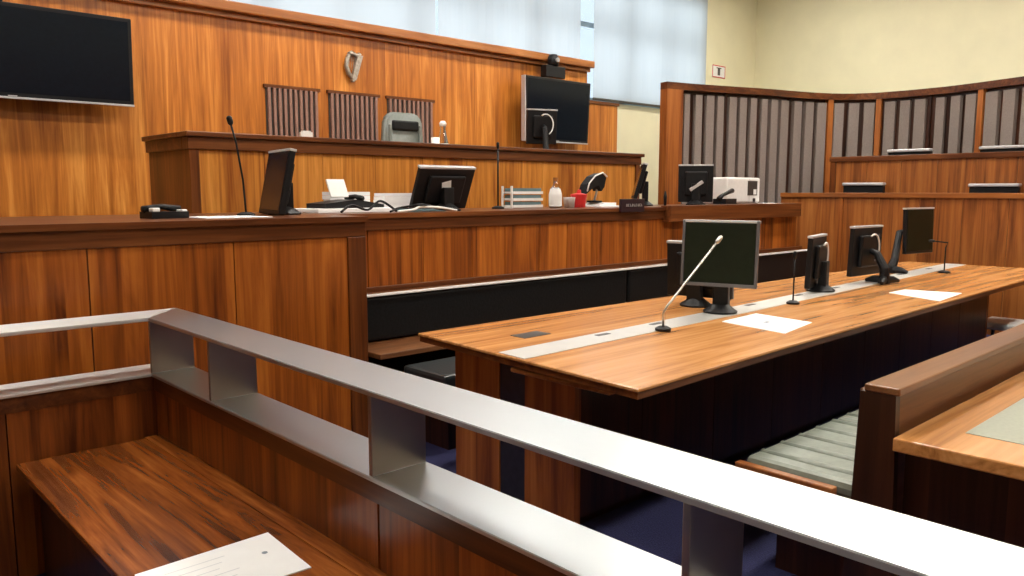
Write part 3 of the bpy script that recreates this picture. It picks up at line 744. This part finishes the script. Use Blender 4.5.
# --- judge's bench things
ch = thing('executive_chair', "high-backed grey-green leather chair behind the judge's bench", 'chair', (4.76, 6.62, .95), 0)
b = nb(); n = 14
def pad(b, w0, w1, z0, z1, y0, y1, rnd=.04):
    pts = [(-w0 / 2, z0), (w0 / 2, z0), (w1 / 2, z1 - rnd), (w1 / 2 - rnd, z1), (-w1 / 2 + rnd, z1), (-w1 / 2, z1 - rnd)]
    prism(b, pts, y0, y1, Matrix(((1, 0, 0, 0), (0, 0, 1, 0), (0, 1, 0, 0), (0, 0, 0, 1))))
    return b
pad(b, .56, .44, .50, 1.28, .06, .16, .07); bmesh.ops.bevel(b, geom=list(b.edges), offset=.02, segments=3, affect='EDGES'); part('backrest', b, 'chair_leather', ch, smooth=True)
b = nb(); box(b, -.16, .16, .035, .075, 1.10, 1.20, .018); part('headrest', b, 'leather', ch)
for sx in (-1, 1): part('backrest_bolster', B(sx * .1825 - .0175, sx * .1825 + .0175, .04, .08, .56, 1.16, .012), 'chair_leather', ch)
b = nb(); box(b, -.27, .27, -.42, .08, .42, .52, .03); part('seat', b, 'chair_leather', ch)
for sx in (-1, 1):
    b = nb(); tube(b, [(sx * .29, .08, .70), (sx * .31, -.1, .71), (sx * .31, -.3, .70), (sx * .29, -.3, .48)], .022, 8); part('armrest', b, 'black', ch, smooth=True)
b = nb(); tube(b, [(0, -.15, .10), (0, -.15, .42)], .03, 10); part('gas_column', b, 'black', ch)
b = nb()
for k in range(5):
    a = 2 * math.pi * k / 5; tube(b, [(0, -.15, .11), (.28 * math.cos(a), -.15 + .28 * math.sin(a), .07)], [.025, .016], 8)
    tube(b, [(.28 * math.cos(a) - .015, -.15 + .28 * math.sin(a), .03), (.28 * math.cos(a) + .015, -.15 + .28 * math.sin(a), .03)], .03, 12)
part('star_base', b, 'black', ch)

cr = thing('carafe', 'glass carafe with white stopper right of the high-backed chair', 'carafe', (4.70, 5.99, 1.70))
b = nb(); lathe(b, [(0, .001), (.05, .001), (.055, .06), (.05, .20), (.032, .28), (.024, .33), (.028, .35), (0, .35)], seg=20); part('body', b, 'bottle', cr, smooth=True)
b = nb(); lathe(b, [(0, .35), (.03, .35), (.034, .38), (.02, .40), (0, .402)], seg=16); part('stopper', b, 'white', cr, smooth=True)
b = nb(); lathe(b, [(.0562, .06), (.0562, .19), (.054, .19), (.054, .06)], seg=20); part('napkin', b, 'white', cr, smooth=True)
b = nb(); lathe(b, [(0, .001), (.035, .001), (.04, .24), (.037, .24), (.032, .01), (0, .01)], seg=18)
solo('glass', b, 'white', 'pale tumbler between the high-backed chair and the carafe', 'glass', (4.58, 5.95, 1.70), 0, None, True)
b = nb(); box(b, -.05, .05, -.02, .02, .0005, .225, .004); box(b, -.035, .035, -.018, .018, .2255, .235)
solo('box', b, 'white', 'small white box top just above the bench below the left grille', 'box', (3.26, 5.95, 1.70))

jm = monitor((6.06, 6.04, 1.703), 68, 'brownish small monitor on the raised bench in front of the wall television', w=.34, h=.36, z0=.24, tilt=4, stand='arm', edge='none', arcs=True)

# ================================================================ WALL THINGS
def television(name, x0, x1, z0, z1, y, lab, rz=0, tilt=4):
    cx = (x0 + x1) / 2; t = thing(name, lab, 'television', (cx, y, z0), rz, 'wall televisions')
    w, h = x1 - x0, z1 - z0
    tm = Matrix.Translation((0, 0, h / 2)) @ Matrix.Rotation(math.radians(tilt), 4, 'X')
    hh_ = part('housing', box(nb(), -w / 2, w / 2, -.03, .03, -h / 2, h / 2, .008, tm), 'black', t)
    part('screen', box(nb(), -w / 2 + .03, w / 2 - .03, -.0325, -.031, -h / 2 + .04, h / 2 - .03, 0, tm), 'screen', hh_)
    b = nb(); box(b, -w / 2, w / 2, -.034, .0, -h / 2 - .004, -h / 2 + .012, .002, tm); box(b, -.03, .03, -.036, -.03, -h / 2 + .014, -h / 2 + .022, 0, tm)
    part('bottom_trim', b, 'silver', hh_)
    part('wall_bracket', B(-.2, .2, .03, 7.199 - y, h * .3, h * .7), 'slot', t)
    return t, w, h
t, w_, h_ = television('television', .55, 2.28, 2.14, 2.83, 7.0, 'large black wall television cut by the left edge', 0, 3)
part('camera_mount', B(-.25, -.02, -.03, .03, h_ + .0, h_ + .10, .008), 'black', t)
t, w_, h_ = television('television', 6.70, 7.84, 2.05, 2.815, 6.98, 'black wall television at the right end of the wood wall', 0, 3)
b = nb(); box(b, -w_ / 2 - .012, -w_ / 2 + .004, -.036, .03, .0, h_, .002); part('side_trim', b, 'silver', t)
vc = thing('video_camera', 'small black video camera on top of the right wall television', 'camera', (7.22, 7.0, 2.83))
part('mount', B(-.17, .17, -.05, .05, .0, .14, .008), 'black', vc)
b = nb(); lathe(b, [(0, .14), (.06, .14), (.07, .18), (.07, .24), (.05, .28), (0, .29)], seg=18); part('head', b, 'black', vc, smooth=True)
b = nb(); tube(b, [(0, -.06, .21), (0, -.085, .21)], .028, 12); part('lens', b, 'silver', vc)

# harp emblem (bronze relief)
hp = thing('harp_emblem', 'small bronze harp relief fixed high on the wood wall', 'emblem', (4.485, 7.19, 2.57))
Vz = lambda x, z, y=-.02: (x, y, z)
b = nb(); tube(b, [Vz(-.01, .02), Vz(-.06, .06), Vz(-.085, .13), Vz(-.075, .20), Vz(-.05, .25)], [.022, .026, .024, .022, .02], 8); part('pillar', b, 'bronze', hp, smooth=True)
b = nb(); tube(b, [Vz(-.05, .25), Vz(-.02, .268), Vz(.015, .255), Vz(.04, .245), Vz(.07, .262), Vz(.085, .255)], [.026, .024, .022, .022, .022, .016], 8); part('neck', b, 'bronze', hp, smooth=True)
b = nb(); prism(b, [(-.035, .0), (.02, .0), (.105, .25), (.045, .25)], -.04, .0, Matrix(((1, 0, 0, 0), (0, 0, 1, 0), (0, 1, 0, 0), (0, 0, 0, 1)))); part('soundbox', b, 'bronze', hp)
for k in range(6):
    x = -.045 + k * .02
    b = nb(); tube(b, [Vz(x, .25 - .002 * k), Vz(x, .07 + k * .032)], .0022, 5); part('string', b, 'bronze', hp)
b = nb(); box(b, -.03, .0, -.045, 0, -.02, .02, .005); part('foot', b, 'bronze', hp)

# small sign on cream wall
sg = thing('wall_sign', 'small white sign with red border on the cream wall', 'sign', (11.78, 7.59, 3.32))
part('board', B(-.19, .19, -.004, .009, 0, .20, .002), 'white', sg)
b = nb()
for a in ((-.19, .19, .185, .20), (-.19, .19, 0, .015)): box(b, a[0], a[1], -.006, -.004, a[2], a[3])
for a in ((-.19, -.175), (.175, .19)): box(b, a[0], a[1], -.006, -.004, 0, .20)
part('border', b, 'red', sg)
b = nb(); box(b, -.035, .035, -.007, -.004, .04, .16); box(b, -.07, .07, -.007, -.004, .15, .165); part('pictogram', b, 'slot', sg)
